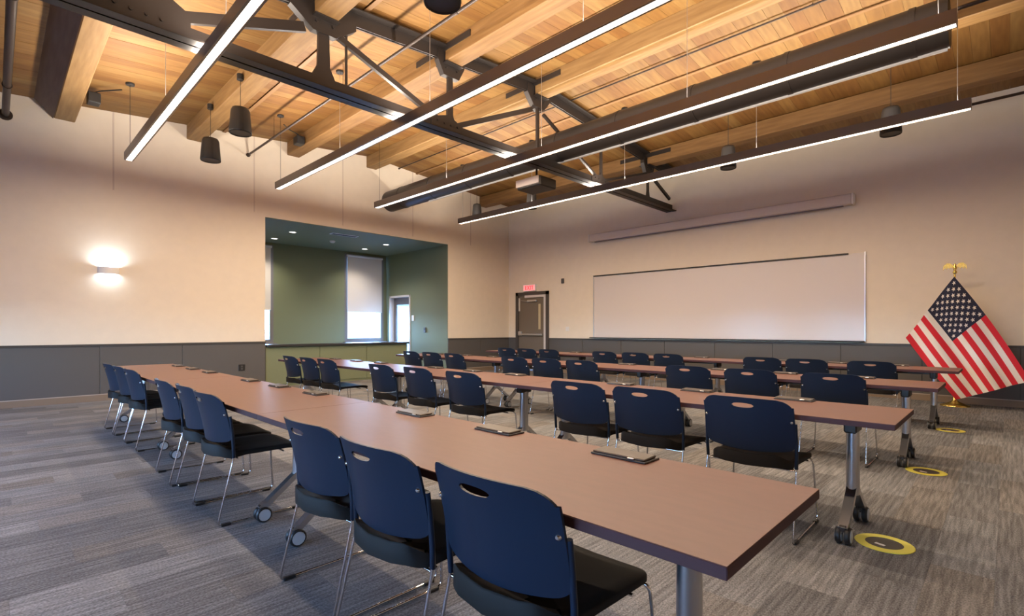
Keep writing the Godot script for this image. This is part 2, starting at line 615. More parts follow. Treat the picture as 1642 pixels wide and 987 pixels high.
func ceiling_deck() -> void:
	var st := tool()
	for a in [[ZB + 0.2, RIDGE], [RIDGE, ZF - 0.2]]:
		var z0: float = a[0]
		var z1: float = a[1]
		var p: Array[Vector3] = []
		for x in [XL - 0.25, XR + 0.2]:
			for z in [z0, z1]:
				for dy in [0.055, 0.30]:
					p.append(Vector3(x, ceil_y(z) + dy, z))
		var c := (p[0] + p[7]) * 0.5
		for f in [[0, 1, 3, 2], [4, 5, 7, 6], [0, 1, 5, 4], [2, 3, 7, 6], [0, 2, 6, 4], [1, 3, 7, 5]]:
			quad_out(st, p[f[0]], p[f[1]], p[f[2]], p[f[3]], c)
	var ce := struct("ceiling", st, "dark_timber", "timber plank ceiling sloping gently to both sides")
	var zb := [ZB, 1.07, -0.83, -2.73, -4.63, RIDGE, -8.45, -10.28, ZF]
	var spots := []
	for b in zb.size() - 1:
		var z0: float = zb[b]
		var z1: float = zb[b + 1]
		var a := Vector3(0, ceil_y(z0), z0)
		var d := Vector3(0, ceil_y(z1), z1) - a
		var me := BoxMesh.new()
		me.size = Vector3(0.1925, 0.05, d.length() - 0.004)
		var bas := Basis(Vector3.RIGHT, atan2(d.y, -d.z))
		var x := XL + 0.0975
		while x < XR:
			var p := a + d * 0.5 + Vector3(x, 0.027 + rng.randf() * 0.003, 0)
			var s := 0.0
			for t in [0.1, 0.5, 0.9]:
				s = maxf(s, seen(a + d * t + Vector3(x, 0, 0)))
			spots.append([s, p, rng.randi() % 6, bas, me])
			x += 0.195
	spread(spots, null, "deck_plank", "deck_", 6, ce, Basis.IDENTITY)

const BEAMS := [-0.83, -2.73, -4.63, -6.55, -8.45, -10.28]
const XT := -5.8

func beams_and_truss() -> void:
	var sides := [["over the row of tables farthest from the whiteboard", "laid beside the angled dark fascia"]]
	var names := ["with the dark angled fascia, farthest from the whiteboard", "carrying the two dark pendant speakers", "third from the whiteboard side's far end, under the sprinkler pipe bay", "under the ceiling ridge", "hidden behind the big dark duct", "nearest the whiteboard wall"]
	for i in BEAMS.size():
		var z: float = BEAMS[i]
		var y := ceil_y(z) - 0.143
		var wing := ["wall-side", "open-side"]
		for k in 2:
			var xa := XL if k == 0 else XT + 0.06
			var xb := XT - 0.06 if k == 0 else XR
			var st := tool()
			bev(st, Vector3((xa + xb) * 0.5, y, z), Vector3(xb - xa, 0.285, 0.27), 0.012)
			var o := obj("timber_beam", st, "beam_%d" % (i % 3))
			tag(o, ["timber roof beam between left wall and truss, ", "timber roof beam on the flag side of the truss, "][k] + ["beside dark angled fascia", "first beyond the fascia", "second beyond the fascia", "under the ceiling ridge", "just past the round duct", "nearest the whiteboard"][i], "beam", "timber roof beams")
	# angled dark fascia along the first beam
	var st := tool()
	var yc := ceil_y(-0.6)
	prism(st, PackedVector2Array([Vector2(-0.43, yc + 0.02), Vector2(-0.69, yc - 0.275), Vector2(-0.69, yc + 0.02)]), Vector3(XL, 0, 0), Vector3.BACK, Vector3.UP, Vector3.RIGHT * 14.0)
	tag(obj("beam_fascia", st, "dark_timber"), "dark brown angled fascia board along the outermost timber beam", "fascia")

	var t := thing("steel_roof_truss", "dark steel roof truss with gusset plates carrying the timber beams", "truss", Vector3(XT, 0, 0))
	var cy := 4.14
	# bottom chord: two angles back to back
	st = tool()
	for s in [-1, 1]:
		span(st, Vector3(s * 0.012, 4.06, 1.4), Vector3(s * 0.024, 4.22, ZF))
		span(st, Vector3(s * 0.012, 4.06, 1.4), Vector3(s * 0.13, 4.075, ZF))
	obj("bottom_chord", st, "steel_dark", t)
	for a in [[ZB, RIDGE], [RIDGE, ZF]]:
		st = tool()
		for s in [-1, 1]:
			bar(st, Vector3(s * 0.02, ceil_y(a[0]) - 0.14, a[0]), Vector3(s * 0.02, ceil_y(a[1]) - 0.14, a[1]), 0.015, 0.17)
			bar(st, Vector3(s * 0.075, ceil_y(a[0]) - 0.062, a[0]), Vector3(s * 0.075, ceil_y(a[1]) - 0.062, a[1]), 0.11, 0.014)
		obj("top_chord", st, "steel_dark", t)
	var post_w := [0.10, 0.15, 0.10, 0.06, 0.06, 0.06]
	for i in BEAMS.size():
		var z: float = BEAMS[i]
		var top := ceil_y(z) - 0.15
		st = tool()
		var w: float = post_w[i]
		prism(st, PackedVector2Array([Vector2(z - w * 0.4, top), Vector2(z + w * 0.4, top), Vector2(z + w * 0.5, 4.35), Vector2(z + w, 4.2), Vector2(z - w, 4.2), Vector2(z - w * 0.5, 4.35)]), Vector3(-0.02, 0, 0), Vector3.BACK, Vector3.UP, Vector3.RIGHT * 0.04)
		obj("post", st, "steel_dark", t)
		# saddle: plates under and beside the beam end
		st = tool()
		var b := ceil_y(z) - 0.286
		var g := [0.34, 0.40, 0.24, 0.30, 0.24, 0.24]
		prism(st, PackedVector2Array([Vector2(z - g[i], ceil_y(z - g[i]) - 0.1), Vector2(z - g[i], b + 0.02), Vector2(z - 0.14, b - 0.17), Vector2(z + 0.14, b - 0.17), Vector2(z + g[i], b + 0.02), Vector2(z + g[i], ceil_y(z + g[i]) - 0.1)]), Vector3(-0.045, 0, 0), Vector3.BACK, Vector3.UP, Vector3.RIGHT * 0.09)
		var gp := obj("gusset_plate", st, "steel_dark", t)
		for q in [Vector2(-0.1, -0.06), Vector2(0.1, -0.06), Vector2(-0.1, 0.1), Vector2(0.1, 0.1)]:
			for s in [-1, 1]:
				st = tool()
				lathe(st, [Vector2(0.0, -0.012), Vector2(0.017, -0.012), Vector2(0.017, 0.012), Vector2(0.0, 0.012)], Vector3(s * 0.052, b + q.y, z + q.x), 6, Basis(Vector3.BACK, PI * 0.5))
				obj("bolt", st, "steel_dark", gp)
		for f in [-1, 1]:
			st = tool()
			span(st, Vector3(-0.62, ceil_y(z) - 0.14, z + f * 0.136), Vector3(0.62, ceil_y(z) - 0.055, z + f * 0.150))
			obj("saddle_strap", st, "steel_dark", t)
		st = tool()
		span(st, Vector3(-0.13, b - 0.016, z - 0.15), Vector3(0.13, b - 0.002, z + 0.15))
		obj("saddle_seat", st, "steel_dark", t)
	var diag := [[Vector2(0.05, 4.2), Vector2(-0.83, 4.75)], [Vector2(-1.2, 4.27), Vector2(-2.5, 4.72)], [Vector2(-2.85, 4.80), Vector2(-4.5, 4.2)], [Vector2(-4.75, 4.22), Vector2(-6.4, 4.98)], [Vector2(-6.7, 4.98), Vector2(-8.35, 4.22)], [Vector2(-8.55, 4.22), Vector2(-10.2, 4.72)], [Vector2(-10.35, 4.75), Vector2(-11.3, 4.35)]]
	for k in diag.size():
		st = tool()
		bar(st, Vector3(0, diag[k][0].y, diag[k][0].x), Vector3(0, diag[k][1].y, diag[k][1].x), 0.05, [0.05, 0.11, 0.07, 0.075, 0.04, 0.05, 0.06][k])
		obj("diagonal", st, "steel_dark", t)
	st = tool()
	bar(st, Vector3(0.0, 4.2, -3.02), Vector3(0, 5.1, -3.02), 0.025, 0.025, Vector3.BACK)
	obj("hanger_rod", st, "steel_dark", t)
	# lower gussets
	for a in [[-1.0, 0.36, 0.36], [-4.63, 0.22, 0.16], [-8.45, 0.22, 0.14]]:
		st = tool()
		var z: float = a[0]
		prism(st, PackedVector2Array([Vector2(z - a[1], 4.07), Vector2(z + a[1] * 1.6, 4.07), Vector2(z + a[1] * 1.6, 4.07 + a[2]), Vector2(z + a[1] * 0.2, 4.12 + a[2] * 1.3), Vector2(z - a[1], 4.12 + a[2] * 0.6)]), Vector3(-0.035, 0, 0), Vector3.BACK, Vector3.UP, Vector3.RIGHT * 0.07)
		var lp := obj("lower_gusset", st, "steel_dark", t)
		for q in [Vector2(-0.12, 0.12), Vector2(0.0, 0.12), Vector2(0.12, 0.12), Vector2(0.24, 0.13)]:
			for s in [-1, 1]:
				st = tool()
				lathe(st, [Vector2(0.0, -0.01), Vector2(0.016, -0.01), Vector2(0.016, 0.01), Vector2(0.0, 0.01)], Vector3(s * 0.042, 4.07 + q.y, z + q.x), 6, Basis(Vector3.BACK, PI * 0.5))
				obj("bolt", st, "steel_dark", lp)

func recess() -> void:
	var x1 := -14.5
	# back wall with two windows
	var st := tool()
	span(st, Vector3(x1 - 0.2, 0, -3.9), Vector3(x1, 3.7, -4.10))
	span(st, Vector3(x1 - 0.2, 0, -4.10), Vector3(x1, 0.86, -5.40))
	span(st, Vector3(x1 - 0.2, 3.56, -4.10), Vector3(x1, 3.7, -5.40))
	span(st, Vector3(x1 - 0.2, 0, -5.40), Vector3(x1, 3.7, -7.50))
	span(st, Vector3(x1 - 0.2, 0, -7.50), Vector3(x1, 0.86, -8.85))
	span(st, Vector3(x1 - 0.2, 3.56, -7.50), Vector3(x1, 3.7, -8.85))
	span(st, Vector3(x1 - 0.2, 0, -8.85), Vector3(x1, 3.7, -9.1))
	struct("wall_recess_back", st, "green", "olive green back wall of the recess")
	st = tool()
	span(st, Vector3(x1, 0, -3.84), Vector3(XL - 0.002, 3.7, -4.04))
	struct("wall_recess_near", st, "green")
	st = tool()
	span(st, Vector3(x1, 0, -8.95), Vector3(-14.30, 3.62, -9.15))
	span(st, Vector3(-14.30, 2.30, -8.95), Vector3(-13.12, 3.62, -9.15))
	span(st, Vector3(-13.12, 0, -8.95), Vector3(XL - 0.004, 3.62, -9.15))
	struct("wall_recess_right", st, "green", "green side wall of the recess with the glass door")
	st = tool()
	span(st, Vector3(x1 - 0.2, 3.62, -3.84), Vector3(XL - 0.004, 3.8, -9.15))
	struct("ceiling_recess", st, "green", "green painted ceiling of the recess")
	window_at("window_1", Vector3(x1 - 0.05, 0.86, -4.10), Vector3.FORWARD, 1.30, 2.70, Vector3.RIGHT, 1.78)
	window_at("window_2", Vector3(x1 - 0.05, 0.86, -7.50), Vector3.FORWARD, 1.35, 2.70, Vector3.RIGHT, 1.78)
	# half wall with a dark counter
	st = tool()
	span(st, Vector3(XL - 0.18, 0, -4.04), Vector3(XL - 0.02, 0.86, -7.60))
	var hw := struct("wall_half", st, "green", "olive green half wall closing the recess")
	for k in 3:
		st = tool()
		bev(st, Vector3(XL - 0.012, 0.45, -4.64 - k * 1.19), Vector3(0.016, 0.80, 1.175), 0.003)
		obj("panel", st, "green", hw)
	st = tool()
	bev(st, Vector3(XL - 0.15, 0.887, -5.85), Vector3(0.42, 0.05, 3.58), 0.008)
	tag(obj("counter_top", st, "counter"), "black counter top on the green half wall of the recess", "counter")
	# glass door to the outside
	st = tool()
	for a in [[Vector3(-14.30, 0, -8.93), Vector3(-14.24, 2.30, -9.17)], [Vector3(-13.18, 0, -8.93), Vector3(-13.12, 2.30, -9.17)], [Vector3(-14.30, 2.24, -8.93), Vector3(-13.12, 2.30, -9.17)]]:
		span(st, a[0], a[1])
	var d := struct("door_2", st, "frame_light", "glazed door in the green side wall of the recess")
	st = tool()
	for a in [[Vector3(-14.24, 0.02, -9.08), Vector3(-14.08, 2.24, -9.12)], [Vector3(-13.26, 0.02, -9.08), Vector3(-13.18, 2.24, -9.12)], [Vector3(-14.08, 2.02, -9.08), Vector3(-13.26, 2.24, -9.12)], [Vector3(-14.08, 0.02, -9.08), Vector3(-13.26, 0.22, -9.12)]]:
		span(st, a[0], a[1])
	obj("leaf_frame", st, "win_frame", d)
	st = tool()
	span(st, Vector3(-14.08, 0.22, -9.096), Vector3(-13.26, 2.02, -9.104))
	obj("pane", st, "glass", d)
	# ceiling fittings
	var spots := [[Vector2(-12.55, -5.13), "in the corner by the left window, room side"], [Vector2(-13.76, -5.15), "in the corner by the left window, window side"], [Vector2(-13.67, -7.71), "before the shaded right window"], [Vector2(-12.53, -7.73), "near the green side wall, room side"]]
	for s in spots:
		var o := thing("downlight", "round recessed downlight in green recess ceiling " + s[1], "downlight", Vector3(s[0].x, 3.62, s[0].y), "recess downlights")
		st = tool()
		lathe(st, [Vector2(0.07, -0.004), Vector2(0.095, -0.008), Vector2(0.098, -0.001)], Vector3.ZERO, 24)
		obj("trim_ring", st, "white_paint", o)
		st = tool()
		lathe(st, [Vector2(0.0, -0.004), Vector2(0.07, -0.004)], Vector3.ZERO, 24)
		obj("lens", st, "downlight_lens", o)
		var l := SpotLight3D.new()
		l.name = "beam"
		o.add_child(l, true)
		l.position = Vector3(0, -0.03, 0)
		l.rotation_degrees = Vector3(-90, 0, 0)
		l.spot_angle = 62.0
		l.spot_angle_attenuation = 0.9
		l.light_size = 0.06
		l.light_energy = 3.2
		l.light_color = Color(1, 0.95, 0.88)
		l.spot_range = 20.0
		l.spot_attenuation = 2.0
		l.shadow_enabled = true
	st = tool()
	lathe(st, [Vector2(0.0, -0.05), Vector2(0.05, -0.05), Vector2(0.07, -0.03), Vector2(0.075, 0.0)], Vector3(-13.03, 3.62, -6.39), 20)
	tag(obj("smoke_detector", st, "white_paint"), "small white smoke detector on the green recess ceiling", "detector")
	var v := thing("air_vent", "pale slotted air vent in the green recess ceiling", "vent", Vector3(-12.0, 3.62, -6.2))
	st = tool()
	for a in [[Vector3(-0.1, -0.012, -0.35), Vector3(-0.08, 0, 0.35)], [Vector3(0.08, -0.012, -0.35), Vector3(0.1, 0, 0.35)], [Vector3(-0.1, -0.012, -0.35), Vector3(0.1, 0, -0.33)], [Vector3(-0.1, -0.012, 0.33), Vector3(0.1, 0, 0.35)]]:
		span(st, a[0], a[1])
	obj("frame", st, "white_paint", v)
	for k in 5:
		st = tool()
		box(st, Vector3(-0.06 + k * 0.03, -0.008, 0), Vector3(0.018, 0.003, 0.66), Basis(Vector3.BACK, 0.5))
		obj("slat", st, "grey_plastic", v)
	# devices on the side wall
	st = tool()
	bev(st, Vector3(-12.98, 1.58, -8.94), Vector3(0.11, 0.17, 0.02), 0.004)
	tag(obj("notice_plate", st, "white_paint"), "small white plate beside the glass door in recess", "plate")
	var ph := thing("wall_keypad", "small dark wall keypad on the green recess wall", "keypad", Vector3(-12.36, 1.22, -8.95))
	st = tool()
	bev(st, Vector3(0, 0, 0.015), Vector3(0.10, 0.15, 0.03), 0.006)
	obj("body", st, "grey_plastic", ph)
	st = tool()
	bev(st, Vector3(0, 0.02, 0.033), Vector3(0.06, 0.06, 0.008), 0.002)
	obj("screen", st, "black_plastic", ph)

func front_wall_things() -> void:
	# door 1
	var st := tool()
	for a in [[Vector3(-10.98, 0, ZF - 0.2), Vector3(-10.87, 2.37, ZF + 0.03)], [Vector3(-9.75, 0, ZF - 0.2), Vector3(-9.64, 2.37, ZF + 0.03)], [Vector3(-10.98, 2.27, ZF - 0.2), Vector3(-9.64, 2.37, ZF + 0.03)]]:
		span(st, a[0], a[1])
	var d := struct("door_1", st, "frame_grey", "brown-grey door with panic bar below the exit sign")
	st = tool()
	span(st, Vector3(-10.87, 0.01, ZF - 0.05), Vector3(-9.75, 2.27, ZF - 0.01))
	var leaf := obj("leaf", st, "door_leaf", d)
	st = tool()
	for a in [[Vector3(-10.60, 2.20, ZF - 0.01), Vector3(-9.75, 2.27, ZF + 0.027)], [Vector3(-9.83, 0.01, ZF - 0.01), Vector3(-9.75, 2.20, ZF + 0.027)], [Vector3(-10.87, 1.8, ZF - 0.01), Vector3(-10.82, 2.2, ZF + 0.01)]]:
		span(st, a[0], a[1])
	obj("stop_strip", st, "frame_light", d)
	st = tool()
	span(st, Vector3(-10.06, 1.24, ZF - 0.009), Vector3(-9.98, 2.0, ZF - 0.002))
	obj("vision_strip", st, "door_glass_strip", leaf)
	st = tool()
	bev(st, Vector3(-10.34, 1.08, ZF + 0.03), Vector3(0.92, 0.055, 0.06), 0.01)
	bev(st, Vector3(-10.79, 1.11, ZF + 0.025), Vector3(0.13, 0.13, 0.06), 0.01)
	obj("panic_bar", st, "alu", leaf)
	st = tool()
	bev(st, Vector3(-10.30, 2.10, ZF + 0.02), Vector3(0.36, 0.06, 0.06), 0.008)
	bar(st, Vector3(-10.4, 2.08, ZF + 0.04), Vector3(-10.75, 2.12, ZF + 0.02), 0.02, 0.012)
	obj("door_closer", st, "alu", leaf)
	st = tool()
	for y in [2.0, 1.1, 0.25]:
		box(st, Vector3(-10.86, y, ZF + 0.0), Vector3(0.025, 0.12, 0.03))
	obj("hinge", st, "alu", leaf)
	# exit sign
	var e := thing("exit_sign", "lit red and white exit sign above the door", "sign", Vector3(-10.37, 2.40, ZF))
	st = tool()
	bev(st, Vector3(0, 0.09, 0.035), Vector3(0.50, 0.20, 0.07), 0.008)
	obj("housing", st, "white_paint", e)
	st = tool()
	span(st, Vector3(-0.235, 0.005, 0.070), Vector3(0.235, 0.175, 0.074))
	obj("face", st, "sign_face", e)
	var tm := TextMesh.new()
	var ff := SystemFont.new()
	ff.font_names = PackedStringArray(["Droid Sans"])
	ff.font_weight = 700
	tm.font = ff
	tm.text = "EXIT"
	tm.font_size = 32
	tm.pixel_size = 0.0052
	tm.depth = 0.006
	var tx := obj("lettering", tm, "sign_red", e)
	tx.position = Vector3(0, 0.09, 0.076)
	var ol := OmniLight3D.new()
	ol.name = "sign_light"
	e.add_child(ol, true)
	ol.position = Vector3(0, 0.09, 0.13)
	ol.light_color = Color(1, 0.3, 0.3)
	ol.light_energy = 0.012
	ol.light_size = 0.08
	ol.shadow_enabled = true
	# whiteboard
	var w := thing("whiteboard", "long white writing board on the front wall", "whiteboard", Vector3(-4.98, 1.02, ZF))
	st = tool()
	bev(st, Vector3(0, 0.83, 0.012), Vector3(6.12, 1.66, 0.024), 0.003)
	obj("writing_surface", st, "board_white", w)
	st = tool()
	for a in [[Vector3(-3.07, 0, 0), Vector3(-3.05, 1.67, 0.034)], [Vector3(3.05, 0, 0), Vector3(3.07, 1.67, 0.034)]]:
		span(st, a[0], a[1])
	obj("side_frame", st, "alu", w)
	st = tool()
	bev(st, Vector3(-0.13, 1.655, 0.04), Vector3(5.86, 0.028, 0.03), 0.004)
	obj("map_rail", st, "black_plastic", w)
	st = tool()
	bev(st, Vector3(-0.05, -0.005, 0.055), Vector3(6.2, 0.022, 0.11), 0.005)
	obj("pen_tray", st, "black_plastic", w)
	# projection screen case
	var s := thing("projection_screen_case", "long pale retracted projection screen case high above the whiteboard", "screen case", Vector3(-5.1, 3.58, ZF))
	st = tool()
	bev(st, Vector3(0, 0.11, 0.10), Vector3(6.0, 0.20, 0.16), 0.02)
	obj("case", st, "screen_case", s)
	st = tool()
	bev(st, Vector3(0, 0.005, 0.10), Vector3(5.7, 0.03, 0.05), 0.005)
	obj("weight_bar", st, "screen_slot", s)
	st = tool()
	for q in [-1, 1]:
		bev(st, Vector3(q * 3.01, 0.11, 0.10), Vector3(0.03, 0.21, 0.17), 0.008)
	obj("end_cap", st, "white_paint", s)
	# small devices
	st = tool()
	bev(st, Vector3(-9.12, 2.62, ZF + 0.02), Vector3(0.09, 0.14, 0.04), 0.008)
	tag(obj("alarm_strobe", st, "grey_plastic"), "small grey alarm device high on front wall beside door", "alarm")
	var sw := thing("light_switch", "small white light switch between door and whiteboard", "switch", Vector3(-8.96, 1.25, ZF))
	st = tool()
	bev(st, Vector3(0, 0, 0.006), Vector3(0.12, 0.12, 0.012), 0.003)
	obj("plate", st, "white_paint", sw)
	st = tool()
	bev(st, Vector3(0, 0, 0.014), Vector3(0.035, 0.06, 0.01), 0.003, Basis(Vector3.RIGHT, 0.1))
	obj("rocker", st, "white_paint", sw)

const LIGHT_Z := [-1.49, -3.78, -5.88, -8.24]
const LIGHT_Y := 3.9

func linear_lights() -> void:
	var where := ["over the table row farthest from the whiteboard", "over the second table row from the back", "in front of the big round duct", "over the table row nearest the whiteboard"]
	var x0 := -9.92
	var x1 := -0.33
	for i in 4:
		var L := x1 - x0
		var xc := (x0 + x1) * 0.5
		var o := thing("linear_pendant_light", "long suspended linear light " + where[i], "pendant light", Vector3(xc, LIGHT_Y, LIGHT_Z[i]), "linear pendant lights")
		var st := tool()
		# open channel: two side walls, a web between, closed ends
		span(st, Vector3(-L * 0.5, 0.0, -0.058), Vector3(L * 0.5, 0.125, -0.048))
		span(st, Vector3(-L * 0.5, 0.0, 0.048), Vector3(L * 0.5, 0.125, 0.058))
		span(st, Vector3(-L * 0.5, 0.05, -0.048), Vector3(L * 0.5, 0.06, 0.048))
		span(st, Vector3(-L * 0.5 - 0.006, 0.0, -0.058), Vector3(-L * 0.5, 0.125, 0.058))
		span(st, Vector3(L * 0.5, 0.0, -0.058), Vector3(L * 0.5 + 0.006, 0.125, 0.058))
		for s in [-1.0, 1.0]:
			span(st, Vector3(-L * 0.5, 0.0, s * 0.036), Vector3(L * 0.5, 0.012, s * 0.048))
		obj("housing", st, "housing", o)
		st = tool()
		span(st, Vector3(-L * 0.5 + 0.002, 0.004, -0.036), Vector3(L * 0.5 - 0.002, 0.010, 0.036))
		obj("lens", st, "lens", o)
		st = tool()
		span(st, Vector3(-L * 0.5 + 0.002, 0.112, -0.047), Vector3(L * 0.5 - 0.002, 0.118, 0.047))
		obj("upper_lens", st, "lens", o)
		area(Vector3(0, 0.002, 0), Vector2(L - 0.01, 0.07), Vector3.DOWN, 19.5, Color(1, 0.90, 0.78), "down_light", o)
		area(Vector3(0, 0.124, 0), Vector2(L - 0.01, 0.094), Vector3.UP, 30.0, Color(1, 0.945, 0.88), "up_light", o)
		for k in 5:
			var x := -L * 0.5 + 0.12 + k * (L - 0.24) / 4.0
			var top := ceil_y(LIGHT_Z[i]) - LIGHT_Y
			st = tool()
			tube(st, [Vector3(x, 0.06, 0), Vector3(x, top, 0)], 0.0035, 6)
			obj("cable", st, "black_plastic" if k == 0 else "alu", o)
			st = tool()
			lathe(st, [Vector2(0.0, -0.03), Vector2(0.055, -0.03), Vector2(0.06, -0.02), Vector2(0.06, 0.0)], Vector3(x, top, 0), 16)
			obj("canopy", st, "black_plastic", o)

func ducts_and_pipes() -> void:
	var st := tool()
	var d := thing("round_duct", "large dark round air duct running below the ridge through the truss", "duct", Vector3(XL, 4.5, -7.1))
	tube(st, [Vector3(0.0, 0, 0), Vector3(10.85, 0, 0)], 0.255, 32)
	obj("shell", st, "duct", d)
	for k in 9:
		st = tool()
		tube(st, [Vector3(0.6 + k * 1.24, 0, 0), Vector3(0.66 + k * 1.24, 0, 0)], 0.263, 32)
		obj("band", st, "duct", d)
	st = tool()
	span(st, Vector3(1.6, -0.272, -0.06), Vector3(10.83, -0.252, -0.02))
	obj("bottom_strip", st, "white_paint", d)  # thin white strip following the lower edge of the duct
	var lines := [
		["sprinkler_pipe", "dark sprinkler pipe crossing the truss beside the two pendant speakers", "pipe", 4.86, -3.70, 0.021, "pipe"],
		["heating_pipe", "thick dark pipe along the ceiling at the outermost bay", "pipe", 4.62, -0.13, 0.045, "pipe"],
		["conduit", "thin dark conduit under the deck between ridge beam and duct", "conduit", 5.40, -7.35, 0.012, "pipe"],
		["conduit", "thin dark conduit under the ridge bay before the ridge beam", "conduit", 5.30, -5.60, 0.012, "pipe"],
	]
	for a in lines:
		var o := thing(a[0], a[1], a[2], Vector3(XL, a[3], a[4]))
		st = tool()
		tube(st, [Vector3(0.0 if a[0] != "heating_pipe" else 0.05, 0, 0), Vector3(14.6, 0, 0)], a[5], 12)
		obj("run", st, a[6], o)
		st = tool()
		lathe(st, [Vector2(0.0, 0.0), Vector2(a[5] * 1.9, 0.0), Vector2(a[5] * 1.9, 0.03), Vector2(a[5], 0.03)], Vector3.ZERO, 16, Basis(Vector3.BACK, -PI * 0.5))
		obj("wall_flange", st, a[6], o)
		for k in 5:
			st = tool()
			var x := 1.4 + k * 2.7
			var up: float = ceil_y(a[4]) - a[3]
			tube(st, [Vector3(x, a[5], 0), Vector3(x, up, 0)], 0.004, 6)
			tube(st, [Vector3(x - 0.012, 0, 0), Vector3(x + 0.012, 0, 0)], a[5] * 1.25, 12)
			obj("hanger", st, a[6], o)
	for a in [[-5.88, 4.04, "in front of the big round duct"], [-8.24, 3.95, "nearest the whiteboard"]]:
		var o := thing("feed_conduit", "thin dark conduit past flag-side end of linear light " + a[2], "conduit", Vector3(-0.32, a[1], a[0]))
		st = tool()
		tube(st, [Vector3(0, 0, 0), Vector3(XR + 0.32, 0, 0)], 0.017, 10)
		obj("run", st, "pipe", o)
		for k in 2:
			st = tool()
			tube(st, [Vector3(1.2 + k * 1.6, 0, 0), Vector3(1.2 + k * 1.6, ceil_y(a[0]) - a[1], 0)], 0.004, 6)
			obj("hanger", st, "pipe", o)
	for a in [[-3.25, "first"], [-7.9, "second"]]:
		st = tool()
		var y := ceil_y(a[0]) - 0.02
		span(st, Vector3(XL, y, a[0] - 0.03), Vector3(XR, y + 0.014, a[0] + 0.03))
		tag(obj("cover_strip", st, "bronze_strip"), "flat brown cover strip on deck " + ("beyond the pendant-speaker beam" if a[0] > -5 else "above the round duct"), "cover strip")

func pendants() -> void:
	# tapered pendant speakers
	var list := [[Vector3(-8.14, 4.14, -2.56), 4.965, "beside the sprinkler pipe end, nearer the truss"], [Vector3(-9.62, 4.08, -2.56), 4.98, "nearest the left wall, over the sconce side"], [Vector3(-3.3, 3.90, -2.56), 4.98, "on the flag side of the truss"],
		[Vector3(-1.18, 3.96, -8.76), 5.29, "nearest the flag, before whiteboard"], [Vector3(-3.42, 3.98, -8.76), 5.29, "second from the flag, before whiteboard"], [Vector3(-7.94, 4.05, -8.76), 5.29, "third from the flag, near projector"], [Vector3(-9.85, 4.10, -8.76), 5.29, "farthest from the flag, near exit door corner"]]
	for i in list.size():
		var a: Array = list[i]
		var far: bool = i > 2
		var o := thing("pendant_speaker", "black tapered pendant speaker " + a[2], "speaker", a[0], "pendant speakers")
		var st := tool()
		var r := 0.125 if far else 0.15
		lathe(st, [Vector2(0.0, 0.03), Vector2(r * 0.86, 0.03), Vector2(r, 0.0), Vector2(r * 1.03, 0.02), Vector2(r * 0.86, 0.33), Vector2(r * 0.74, 0.37), Vector2(0.03, 0.39), Vector2(0.0, 0.39)], Vector3.ZERO, 28)
		obj("cabinet", st, "black_plastic", o)
		st = tool()
		lathe(st, [Vector2(0.0, 0.012), Vector2(r * 0.9, 0.012)], Vector3.ZERO, 28)
		obj("grille", st, "black_plastic", o)
		var zface: float = -0.035
		st = tool()
		tube(st, [Vector3(0, 0.38, 0), Vector3(0, a[1] - a[0].y, 0)], 0.004, 6)
		obj("cable", st, "black_plastic", o)
		st = tool()
		lathe(st, [Vector2(0.0, -0.03), Vector2(0.05, -0.03), Vector2(0.05, 0.05), Vector2(0.0, 0.05)], Vector3(0, a[1] - a[0].y, 0.0), 14)
		obj("canopy", st, "black_plastic", o)
	# projector under the ridge beam
	var p := thing("ceiling_projector", "white and black ceiling projector hanging on a pole from the truss", "projector", Vector3(-6.0, 3.70, -6.75))
	var st := tool()
	bev(st, Vector3(0, 0.10, 0), Vector3(0.56, 0.17, 0.44), 0.02)
	obj("body", st, "black_plastic", p)
	st = tool()
	bev(st, Vector3(-0.02, 0.12, 0.225), Vector3(0.54, 0.13, 0.02), 0.006)
	obj("front_panel", st, "screen_case", p)
	st = tool()
	lathe(st, [Vector2(0.0, 0.0), Vector2(0.055, 0.0), Vector2(0.06, 0.05), Vector2(0.05, 0.06), Vector2(0.0, 0.05)], Vector3(0.12, 0.10, -0.22), 18, Basis(Vector3.RIGHT, -PI * 0.5))
	obj("lens", st, "glass", p)
	st = tool()
	tube(st, [Vector3(0, 0.18, 0), Vector3(0, 1.45, 0)], 0.019, 10)
	obj("pole", st, "steel_dark", p)
	st = tool()
	lathe(st, [Vector2(0.0, 0.0), Vector2(0.09, 0.0), Vector2(0.09, 0.02), Vector2(0.0, 0.02)], Vector3(0, 1.43, 0), 18)
	bev(st, Vector3(0, 0.20, 0), Vector3(0.22, 0.025, 0.22), 0.004)
	obj("mount_plate", st, "steel_dark", p)
	# feeds of the linear lights
	for a in [[Vector3(-10.28, 4.86, -1.10), Vector3(-9.9, 4.98, -1.40), "beside the outermost beam"], [Vector3(-10.4, 5.10, -4.38), Vector3(-9.9, 5.15, -3.88), "beside the second plain beam"]]:
		var o := thing("junction_box", "black junction box with curved conduit " + a[2], "junction box", a[0])
		st = tool()
		bev(st, Vector3.ZERO, Vector3(0.20, 0.16, 0.16), 0.01)
		obj("box", st, "black_plastic", o)
		var e: Vector3 = a[1] - a[0]
		st = tool()
		tube(st, bend([Vector3(0.05, 0.08, 0), Vector3(0.07, 0.12, e.z * 0.2), Vector3(e.x * 0.6, e.y, e.z * 0.6), e], 0.06), 0.011, 8)
		obj("conduit", st, "black_plastic", o)
	st = tool()
	lathe(st, [Vector2(0.0, -0.05), Vector2(0.045, -0.05), Vector2(0.07, -0.02), Vector2(0.07, 0.0)], Vector3(-3.85, ceil_y(-3.1), -3.05), 18)
	tag(obj("ceiling_sensor", st, "grey_plastic"), "round grey sensor on the deck beside flag-side pendant speaker", "sensor")

